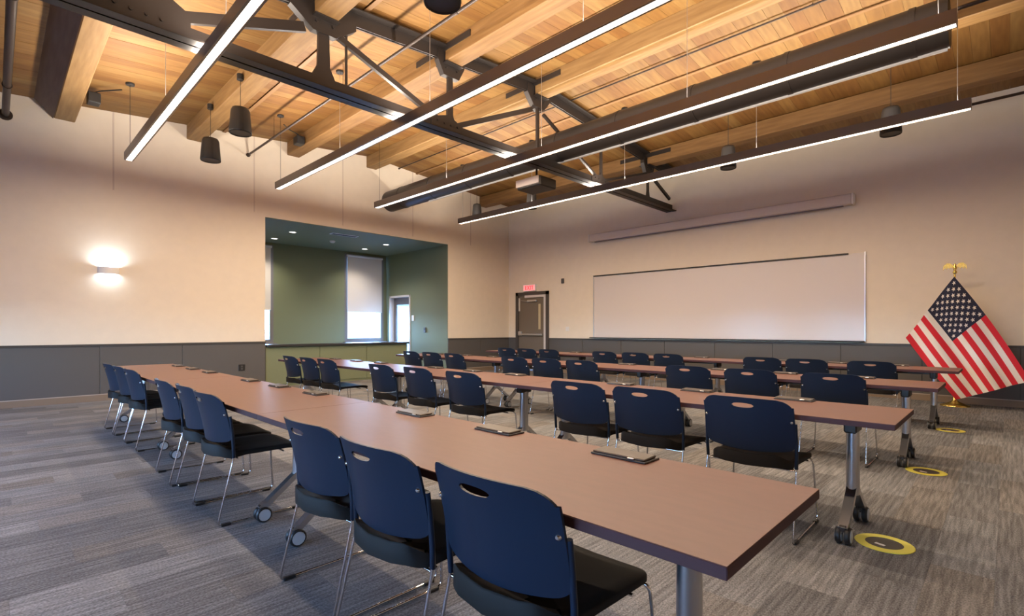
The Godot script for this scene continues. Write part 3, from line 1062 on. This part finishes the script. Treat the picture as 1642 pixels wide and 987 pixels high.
# ------------------------------------------------------------------ furniture
const ROWS := [[-1.11, 0.72], [-3.34, 0.75], [-5.62, 0.76], [-8.05, 0.78]]
const ROW_NAMES := ["row farthest from whiteboard", "row second from the back", "row third from the back", "row nearest whiteboard"]
const X_END := -0.43
const TL := 2.78

func caster(st: SurfaceTool, hub: SurfaceTool, stem: SurfaceTool, at: Vector3) -> void:
	for s in [-1, 1]:
		lathe(st, [Vector2(0.0, -0.015), Vector2(0.044, -0.015), Vector2(0.049, -0.010), Vector2(0.049, 0.010), Vector2(0.044, 0.015), Vector2(0.0, 0.015)], at + Vector3(s * 0.023, 0.049, 0), 20, Basis(Vector3.BACK, -PI * 0.5))
		lathe(hub, [Vector2(0.0, -0.0175), Vector2(0.037, -0.0175), Vector2(0.037, 0.0175), Vector2(0.0, 0.0175)], at + Vector3(s * 0.023, 0.049, 0), 16, Basis(Vector3.BACK, -PI * 0.5))
	bev(stem, at + Vector3(0, 0.085, 0), Vector3(0.04, 0.05, 0.055), 0.006)

func tables() -> void:
	var src: Node3D = null
	var psrc: Node3D = null
	for r in 4:
		var z0: float = ROWS[r][0]
		var depth: float = ROWS[r][1]
		for k in 3:
			var at := Vector3(X_END - TL * (k + 0.5), 0, z0 - depth * 0.5)
			var label: String = "brown laminate folding table, " + ["flag-side end", "middle", "left-wall end"][k] + " of the table " + ROW_NAMES[r]
			if src == null:
				src = make_table(label, at)
			else:
				copy(src, "folding_table", label, at)
			for j in 3:
				var pat := at + Vector3((1 - j) * 0.72, 0.74, -depth * 0.5 + 0.065)
				var n: String = ["first", "second", "third", "fourth", "fifth", "sixth", "seventh", "eighth", "ninth"][k * 3 + j]
				var pl: String = "flat metal power box, %s from the flag-side end, on table %s" % [n, ROW_NAMES[r]]
				if psrc == null:
					psrc = make_pod(pl, pat)
				else:
					copy(psrc, "table_power_box", pl, pat)

func make_table(label: String, at: Vector3) -> Node3D:
	var t := thing("folding_table", label, "table", at, "classroom tables")
	var d := 0.74
	var st := tool()
	bev(st, Vector3(0, 0.7395, 0), Vector3(TL - 0.004, 0.002, d), 0.0005)
	obj("top_surface", st, "laminate", t)
	st = tool()
	bev(st, Vector3(0, 0.7235, 0), Vector3(TL - 0.003, 0.0305, d + 0.002), 0.002)
	obj("tabletop", st, "edge_band", t)
	st = tool()
	span(st, Vector3(-TL * 0.5 + 0.25, 0.665, -0.03), Vector3(TL * 0.5 - 0.25, 0.700, 0.03))
	obj("support_rail", st, "steel_dark", t)
	for s in [-1, 1]:
		var x: float = s * (TL * 0.5 - 0.26)
		st = tool()
		span(st, Vector3(x - 0.05, 0.70, -0.28), Vector3(x + 0.05, 0.709, 0.28))
		bev(st, Vector3(x, 0.66, 0), Vector3(0.07, 0.09, 0.16), 0.01)
		obj("top_bracket", st, "steel_dark", t)
		# leg: oval column on two splayed feet
		var leg: MeshInstance3D
		st = tool()
		var prev := []
		st.set_smooth_group(1)
		for lv in [[0.70, 0.034, 0.046], [0.30, 0.036, 0.050], [0.235, 0.038, 0.055]]:
			var ring := []
			for q in 20:
				var a := TAU * q / 20.0
				ring.append(Vector3(x + cos(a) * lv[1], lv[0], sin(a) * lv[2]))
			if prev:
				for q in 20:
					quad_out(st, prev[q], prev[(q + 1) % 20], ring[(q + 1) % 20], ring[q], Vector3(x, lv[0], 0))
			prev = ring
		st.set_smooth_group(-1)
		for q in 20:
			tri(st, prev[q], Vector3(x, 0.235, 0), prev[(q + 1) % 20])
		leg = obj("leg", st, "brushed", t)
		for e in [-1, 1]:
			st = tool()
			var a := Vector3(x, 0.27, e * 0.025)
			var b := Vector3(x, 0.10, e * 0.235)
			bar(st, a, b, 0.052, 0.034, Vector3.RIGHT.cross((b - a).normalized()))
			bar(st, b + Vector3(0, 0.012, 0), b + Vector3(0, -0.012, e * 0.03), 0.05, 0.03)
			obj("foot", st, "brushed", leg)
			var wh := tool()
			var hub := tool()
			var stem := tool()
			caster(wh, hub, stem, Vector3(x, 0.0, e * 0.245))
			obj("caster_wheel", wh, "black_plastic", leg)
			obj("caster_hub", hub, "caster_grey", leg)
			obj("caster_stem", stem, "steel_dark", leg)
	return t

func make_pod(label: String, at: Vector3) -> Node3D:
	var p := thing("table_power_box", label, "power box", at, "table power boxes")
	var st := tool()
	bev(st, Vector3(0, 0.004, 0), Vector3(0.25, 0.008, 0.108), 0.002)
	obj("flange", st, "pod_dark", p)
	st = tool()
	bev(st, Vector3(0, 0.0125, 0.004), Vector3(0.236, 0.010, 0.088), 0.003, Basis(Vector3.RIGHT, 0.03))
	obj("lid", st, "pod_metal", p)
	st = tool()
	bev(st, Vector3(0.06, 0.012, 0.051), Vector3(0.03, 0.006, 0.008), 0.002)
	obj("latch", st, "alu", p)
	return p

# plastic back shell with hand slot
func shell_z(x: float, y: float, w: float) -> float:
	var t := (y - 0.43) / 0.38
	return -0.105 + 0.035 * t + 0.04 * t * t + 0.066 * (1.0 - (x / w) * (x / w))

func back_mesh() -> SurfaceTool:
	var st := tool()
	var w := 0.266
	var top := 0.836
	var yc := 0.787
	var sw := 0.066
	var sh := 0.0145
	var xs: Array[float] = []
	for v in [-1.0, -0.995, -0.98, -0.955, -0.92, -0.87, -0.80, -0.68, -0.56, -0.44, -0.34]:
		xs.append(v * w)
	for k in 13:
		xs.append(-sw + 2.0 * sw * k / 12.0)
	for v in [0.34, 0.44, 0.56, 0.68, 0.80, 0.87, 0.92, 0.955, 0.98, 0.995, 1.0]:
		xs.append(v * w)
	var cols := []
	for x in xs:
		var ax := absf(x)
		var ty := top - 0.010 * pow(ax / w, 2.0)
		var rc := 0.085
		if ax > w - rc:
			var q := (ax - (w - rc)) / rc
			ty -= rc * 0.85 * (1.0 - sqrt(maxf(0.0, 1.0 - q * q)))
		var by := 0.505 + 0.022 * pow(ax / w, 2.0)
		var rb := 0.05
		if ax > w - rb:
			var q := (ax - (w - rb)) / rb
			by += rb * 0.6 * (1.0 - sqrt(maxf(0.0, 1.0 - q * q)))
		var hs := sh * sqrt(maxf(0.0, 1.0 - pow(ax / sw, 2.4))) if ax <= sw else 0.0
		var ys := []
		for k in 9:
			ys.append(lerpf(by, yc - hs, k / 8.0))
		for k in 3:
			ys.append(lerpf(yc + hs, ty, k / 2.0))
		cols.append(ys)
	var P := func(i: int, k: int, s: float) -> Vector3:
		var x: float = xs[i]
		var y: float = cols[i][k]
		return Vector3(x, y, shell_z(x, y, w) + s * 0.0045)
	for i in xs.size() - 1:
		for k in 11:
			var slot: bool = k == 8
			if slot:
				if absf(xs[i] + xs[i + 1]) * 0.5 < sw:
					# rim of the slot
					quad_out(st, P.call(i, 8, -1), P.call(i + 1, 8, -1), P.call(i + 1, 8, 1), P.call(i, 8, 1), P.call(i, 6, 0))
					quad_out(st, P.call(i, 9, -1), P.call(i + 1, 9, -1), P.call(i + 1, 9, 1), P.call(i, 9, 1), P.call(i, 11, 0))
				continue
			st.set_smooth_group(1)
			var c: Vector3 = (P.call(i, k, 0) + P.call(i + 1, k + 1, 0)) * 0.5
			quad_out(st, P.call(i, k, 1), P.call(i + 1, k, 1), P.call(i + 1, k + 1, 1), P.call(i, k + 1, 1), c)
			st.set_smooth_group(2)
			quad_out(st, P.call(i, k, -1), P.call(i + 1, k, -1), P.call(i + 1, k + 1, -1), P.call(i, k + 1, -1), c)
			st.set_smooth_group(-1)
		quad_out(st, P.call(i, 0, -1), P.call(i + 1, 0, -1), P.call(i + 1, 0, 1), P.call(i, 0, 1), P.call(i, 3, 0))
		quad_out(st, P.call(i, 11, -1), P.call(i + 1, 11, -1), P.call(i + 1, 11, 1), P.call(i, 11, 1), P.call(i, 9, 0))
	for e in [0, xs.size() - 1]:
		for k in 11:
			quad_out(st, P.call(e, k, -1), P.call(e, k + 1, -1), P.call(e, k + 1, 1), P.call(e, k, 1), Vector3(0, 0.67, 0))
	return st

func seat_mesh() -> SurfaceTool:
	var st := tool()
	var n := 40
	var rim := []
	for i in n:
		var a := TAU * i / n
		var cx := signf(cos(a)) * pow(absf(cos(a)), 0.36)
		var cz := signf(sin(a)) * pow(absf(sin(a)), 0.36)
		var wide := 0.260 - 0.016 * (cz * 0.5 + 0.5)
		rim.append(Vector2(cx * wide, -0.315 + cz * 0.255 + (0.06 * (1.0 - cx * cx) if cz > 0 else 0.0)))
	var H := func(p: Vector2) -> float:
		var f := clampf((-0.43 - p.y) / 0.14, 0.0, 1.0)
		var b := clampf((p.y + 0.16) / 0.12, 0.0, 1.0)
		return 0.452 - 0.020 * f * f + 0.055 * b * b - 0.012 * (1.0 - pow(p.x / 0.265, 2.0))
	var c0 := Vector2(0, -0.315)
	var rings := [[1.0, -0.026], [1.0, -0.006], [0.985, 0.0], [0.8, 0.002], [0.55, 0.002], [0.25, 0.002]]
	var pts := []
	for r in rings:
		var row := []
		for i in n:
			var q: Vector2 = c0.lerp(rim[i], r[0])
			row.append(Vector3(q.x, H.call(q) + r[1] - (0.05 * clampf((q.y + 0.16) / 0.12, 0.0, 1.0) if r[1] < -0.02 else 0.0), q.y))
		pts.append(row)
	st.set_smooth_group(1)
	for k in rings.size() - 1:
		for i in n:
			var j := (i + 1) % n
			quad_out(st, pts[k][i], pts[k][j], pts[k + 1][j], pts[k + 1][i], Vector3(0, 0.38, -0.315))
	var mid := Vector3(0, H.call(c0), c0.y)
	var low := Vector3(0, H.call(c0) - 0.02, c0.y)
	for i in n:
		var j := (i + 1) % n
		var a: Vector3 = pts[5][i]
		var b: Vector3 = pts[5][j]
		if (b - a).cross(mid - a).y > 0.0: tri(st, a, mid, b)
		else: tri(st, a, b, mid)
	st.set_smooth_group(2)
	for i in n:
		var a: Vector3 = pts[0][i]
		var b: Vector3 = pts[0][(i + 1) % n]
		if (b - a).cross(low - a).y > 0.0: tri(st, a, b, low)
		else: tri(st, a, low, b)
	st.set_smooth_group(-1)
	return st

func make_chair(label: String, at: Vector3) -> Node3D:
	var c := thing("stacking_chair", label, "chair", at, "navy classroom chairs")
	obj("backrest", back_mesh(), "chair_shell", c)
	obj("seat", seat_mesh(), "chair_seat", c)
	for s in [-1.0, 1.0]:
		var st := tool()
		var path := [Vector3(s * 0.264, 0.68, -0.078), Vector3(s * 0.266, 0.50, -0.096), Vector3(s * 0.264, 0.415, -0.098), Vector3(s * 0.272, 0.009, 0.0), Vector3(s * 0.272, 0.009, -0.55), Vector3(s * 0.250, 0.405, -0.525), Vector3(s * 0.14, 0.410, -0.50)]
		tube(st, bend(path, 0.035, 4), 0.0062, 8)
		obj("sled_leg", st, "chrome", c)
		st = tool()
		tube(st, [Vector3(s * 0.264, 0.69, -0.076), Vector3(s * 0.265, 0.60, -0.088), Vector3(s * 0.266, 0.50, -0.096), Vector3(s * 0.263, 0.42, -0.100)], 0.0105, 8)
		obj("upright_sleeve", st, "chair_shell", c)
		st = tool()
		lathe(st, [Vector2(0.0, -0.006), Vector2(0.009, -0.006), Vector2(0.009, 0.004), Vector2(0.005, 0.007), Vector2(0.0, 0.007)], Vector3(s * 0.250, 0.70, -0.048), 12, Basis(Vector3.RIGHT, PI * 0.5))
		obj("bolt", st, "chrome", c)
		for g in [-0.05, -0.50]:
			st = tool()
			bev(st, Vector3(s * 0.272, 0.009, g), Vector3(0.022, 0.018, 0.06), 0.004)
			obj("glide", st, "black_plastic", c)
	for z in [-0.13, -0.42]:
		var st := tool()
		tube(st, [Vector3(-0.25, 0.408, z), Vector3(0.25, 0.408, z)], 0.006, 8)
		obj("seat_rail", st, "chrome", c)
	var st2 := tool()
	tube(st2, [Vector3(-0.262, 0.408, -0.1), Vector3(0.262, 0.408, -0.1)], 0.006, 8)
	obj("rear_stretcher", st2, "chrome", c)
	return c

func chairs() -> void:
	var back := [0.13, 0.14, 0.15, 0.14]
	var xs := [
		[-1.10, -1.69, -2.30, -3.83, -4.42, -5.01, -6.60, -7.19, -7.78],
		[-1.16, -1.86, -2.46, -3.84, -4.62, -5.34, -6.80, -7.39, -7.99],
		[-1.19, -1.94, -2.62, -4.10, -4.73, -5.34, -6.79, -7.45, -8.05],
		[-1.28, -2.03, -2.62, -4.10, -4.75, -5.38, -6.75, -7.35, -7.95]]
	var src: Node3D = null
	for r in 4:
		for k in 9:
			var n: String = ["first", "second", "third", "fourth", "fifth", "sixth", "seventh", "eighth", "ninth"][k]
			var label: String = "navy plastic chair, %s seat from the flag-side end, at table %s" % [n, ROW_NAMES[r]]
			var at := Vector3(xs[r][k], 0, ROWS[r][0] + back[r] + rng.randf_range(-0.02, 0.02))
			if src == null:
				src = make_chair(label, at)
			else:
				copy(src, "stacking_chair", label, at, rng.randf_range(-0.03, 0.03))

func small_things() -> void:
	# wall sconce
	var s := thing("wall_sconce", "small white up-and-down wall sconce glowing on the left wall", "wall light", Vector3(XL, 2.22, -1.41))
	var st := tool()
	# half-round shell, open above and below
	var prev := []
	for i in 13:
		var a := PI * i / 12.0 - PI * 0.5
		var p := [Vector3(cos(a) * 0.10, 0.0, sin(a) * 0.15), Vector3(cos(a) * 0.10, 0.11, sin(a) * 0.15), Vector3(cos(a) * 0.092, 0.11, sin(a) * 0.142), Vector3(cos(a) * 0.092, 0.0, sin(a) * 0.142)]
		if prev:
			for k in 4:
				var q := (k + 1) % 4
				quad_out(st, prev[k], prev[q], p[q], p[k], (prev[0] + prev[2] + p[1] + p[3]) * 0.25)
		prev = p
	obj("shell", st, "white_paint", s)
	st = tool()
	bev(st, Vector3(0.008, 0.055, 0), Vector3(0.016, 0.10, 0.27), 0.003)
	obj("back_plate", st, "white_paint", s)
	st = tool()
	span(st, Vector3(0.02, 0.045, -0.10), Vector3(0.07, 0.065, 0.10))
	obj("lamp", st, "sconce_lens", s)
	area(Vector3(0.046, 0.072, 0), Vector2(0.05, 0.20), Vector3.UP, 1.5, Color(0.84, 0.92, 1.0), "up_light", s)
	area(Vector3(0.046, 0.038, 0), Vector2(0.05, 0.20), Vector3.DOWN, 0.4, Color(0.84, 0.92, 1.0), "down_light", s)
	# outlet on the wainscot
	var o := thing("wall_outlet", "black power outlet on the left wainscot beside the recess", "outlet", Vector3(XL + 0.02, 0.40, -3.57))
	st = tool()
	bev(st, Vector3(0.006, 0.055, 0), Vector3(0.012, 0.13, 0.12), 0.003)
	obj("plate", st, "black_plastic", o)
	for y in [0.03, 0.08]:
		st = tool()
		bev(st, Vector3(0.013, y, 0), Vector3(0.006, 0.035, 0.034), 0.002)
		obj("socket", st, "grey_plastic", o)
	# floor markers at the row ends
	var where := ["beside the row second from the back", "beside the row third from the back", "beside the row nearest the whiteboard"]
	var zs := [-3.63, -5.72, -8.25]
	for i in 3:
		var f := thing("floor_marker", "round yellow-rimmed floor marker " + where[i], "floor marker", Vector3(-0.52, 0.0, zs[i]), "floor markers")
		st = tool()
		lathe(st, [Vector2(0.092, 0.0), Vector2(0.143, 0.0), Vector2(0.145, 0.002), Vector2(0.14, 0.004), Vector2(0.092, 0.004), Vector2(0.092, 0.0)], Vector3.ZERO, 40)
		obj("rim", st, "floor_yellow", f)
		st = tool()
		lathe(st, [Vector2(0.0, 0.0), Vector2(0.092, 0.0), Vector2(0.092, 0.003), Vector2(0.0, 0.003)], Vector3.ZERO, 40)
		obj("disc", st, "floor_black", f)
		st = tool()
		bev(st, Vector3(-0.015, 0.0035, 0.035), Vector3(0.05, 0.002, 0.022), 0.0005, Basis(Vector3.UP, -0.3))
		obj("mark", st, "white_paint", f)

func flag_texture() -> ImageTexture:
	var w := 1014
	var h := 650
	var im := Image.create(w, h, false, Image.FORMAT_RGB8)
	var red := Color(0.56, 0.014, 0.028).linear_to_srgb()
	var white := Color(0.72, 0.66, 0.60).linear_to_srgb()
	var blue := Color(0.016, 0.018, 0.045).linear_to_srgb()
	for k in 13:
		im.fill_rect(Rect2i(0, k * 50, w, 50), red if k % 2 == 0 else white)
	var cw := 420
	im.fill_rect(Rect2i(0, 0, cw, 350), blue)
	for r in 9:
		var n := 6 if r % 2 == 0 else 5
		for k in n:
			var c := Vector2((k + 0.5) * cw / 6.0 if n == 6 else (k + 1.0) * cw / 6.0, 35.0 * (r + 1))
			for y in range(-20, 21):
				for x in range(-20, 21):
					var d := Vector2(x, y)
					var a := fposmod(atan2(d.x, -d.y), TAU / 5.0) - TAU / 10.0
					var m := absf(a)
					# five-pointed star: distance limit between tip and notch
					var t := (TAU / 10.0 - m) / (TAU / 10.0)
					var lim := 19.0 * 0.44 / (0.44 * (1.0 - t) + t) if false else lerpf(8.5, 19.0, pow(1.0 - t, 1.6))
					if d.length() < lim:
						im.set_pixelv(Vector2i(c + d), white)
	return ImageTexture.create_from_image(im)

func flag() -> void:
	var f := thing("flag_on_stand", "American flag draped on a gold-based floor pole by the whiteboard", "flag", Vector3(-0.63, 0, -10.93))
	var st := tool()
	lathe(st, [Vector2(0.0, 0.0), Vector2(0.19, 0.0), Vector2(0.19, 0.012), Vector2(0.14, 0.03), Vector2(0.05, 0.075), Vector2(0.028, 0.10), Vector2(0.024, 0.17), Vector2(0.0, 0.17)], Vector3.ZERO, 32)
	obj("base", st, "gold", f)
	st = tool()
	tube(st, [Vector3(0, 0.1, 0), Vector3(0, 2.14, 0)], 0.013, 12)
	obj("pole", st, "gold", f)
	# eagle finial: ball, body, two raised wings
	st = tool()
	lathe(st, [Vector2(0.0, 0.0), Vector2(0.022, 0.008), Vector2(0.03, 0.03), Vector2(0.022, 0.052), Vector2(0.012, 0.06), Vector2(0.026, 0.085), Vector2(0.024, 0.12), Vector2(0.014, 0.145), Vector2(0.016, 0.16), Vector2(0.0, 0.175)], Vector3(0, 2.14, 0), 14)
	for s in [-1.0, 1.0]:
		prism(st, PackedVector2Array([Vector2(s * 0.006, 2.22), Vector2(s * 0.012, 2.275), Vector2(s * 0.05, 2.315), Vector2(s * 0.10, 2.32), Vector2(s * 0.14, 2.28), Vector2(s * 0.148, 2.20), Vector2(s * 0.122, 2.25), Vector2(s * 0.105, 2.215), Vector2(s * 0.088, 2.255), Vector2(s * 0.068, 2.225), Vector2(s * 0.05, 2.255)]), Vector3(0, 0, -0.008), Vector3.RIGHT, Vector3.UP, Vector3.BACK * 0.016)
	obj("eagle_finial", st, "gold", f)
	# cloth: bilinear sheet from the pole top with folds, 6 mm thick
	var fm := mat("flag_cloth", Color(1, 1, 1), 0.85)
	fm.albedo_texture = flag_texture()
	var c00 := Vector3(0.0, 2.09, 0.035)
	var c01 := Vector3(-0.62, 1.10, 0.02)
	var c10 := Vector3(0.86, 0.47, 0.05)
	var c11 := Vector3(0.02, 0.12, 0.06)
	var nu := 40
	var nv := 26
	var P := func(u: float, v: float) -> Vector3:
		var p := c00.lerp(c10, u).lerp(c01.lerp(c11, u), v)
		var k := minf(1.0, 2.5 * (u + v))
		p.z += 0.09 + k * (0.06 * sin(6.2 * (u * 0.5 + v) + 0.4) + 0.035 * sin(13.0 * (v - 0.35 * u)) + 0.012 * sin(24.0 * (v + 0.2 * u)))
		p += Vector3(0.03 * sin(PI * u) * (0.5 - v), 0.05 * sin(PI * u) * (1.0 - v), 0)
		return p
	st = tool()
	for side in [1.0, -1.0]:
		st.set_smooth_group(1 if side > 0 else 2)
		for i in nu:
			for j in nv:
				var q := []
				for a in [[i, j], [i + 1, j], [i + 1, j + 1], [i, j + 1]]:
					var u := float(a[0]) / nu
					var v := float(a[1]) / nv
					q.append([P.call(u, v) + Vector3(0, 0, side * 0.002), Vector2(u, v)])
				var order := [0, 1, 2, 0, 2, 3] if side > 0 else [0, 2, 1, 0, 3, 2]
				for k in order:
					st.set_uv(q[k][1])
					st.add_vertex(q[k][0])
	var cl := obj("cloth", st, "flag_cloth", f)
	cl.set_meta("label", "stars and stripes cloth hanging in diagonal folds")

func outdoors() -> void:
	var st := tool()
	span(st, Vector3(-160, -0.5, -160), Vector3(XL - 3.6, -0.06, 120))
	span(st, Vector3(XL - 3.6, -0.5, -160), Vector3(120, -0.06, ZF - 0.21))
	span(st, Vector3(XL - 3.6, -0.5, ZB + 0.21), Vector3(120, -0.06, 120))
	struct("ground_outside", st, "concrete", "pale concrete ground outside the windows")
	var b := thing("far_building", "pale low building across the lot beyond recess window", "building", Vector3(-62, -0.06, -42))
	st = tool()
	span(st, Vector3(-8, 0, -7), Vector3(8, 4.2, 7))
	obj("wall", st, "far_wall", b)
	st = tool()
	span(st, Vector3(-8.3, 4.2, -7.3), Vector3(8.3, 4.5, 7.3))
	obj("roof", st, "frame_grey", b)
	for k in 3:
		st = tool()
		span(st, Vector3(8.0, 1.0, -5 + k * 4.0), Vector3(8.06, 2.6, -3 + k * 4.0))
		obj("window", st, "car_paint", b)
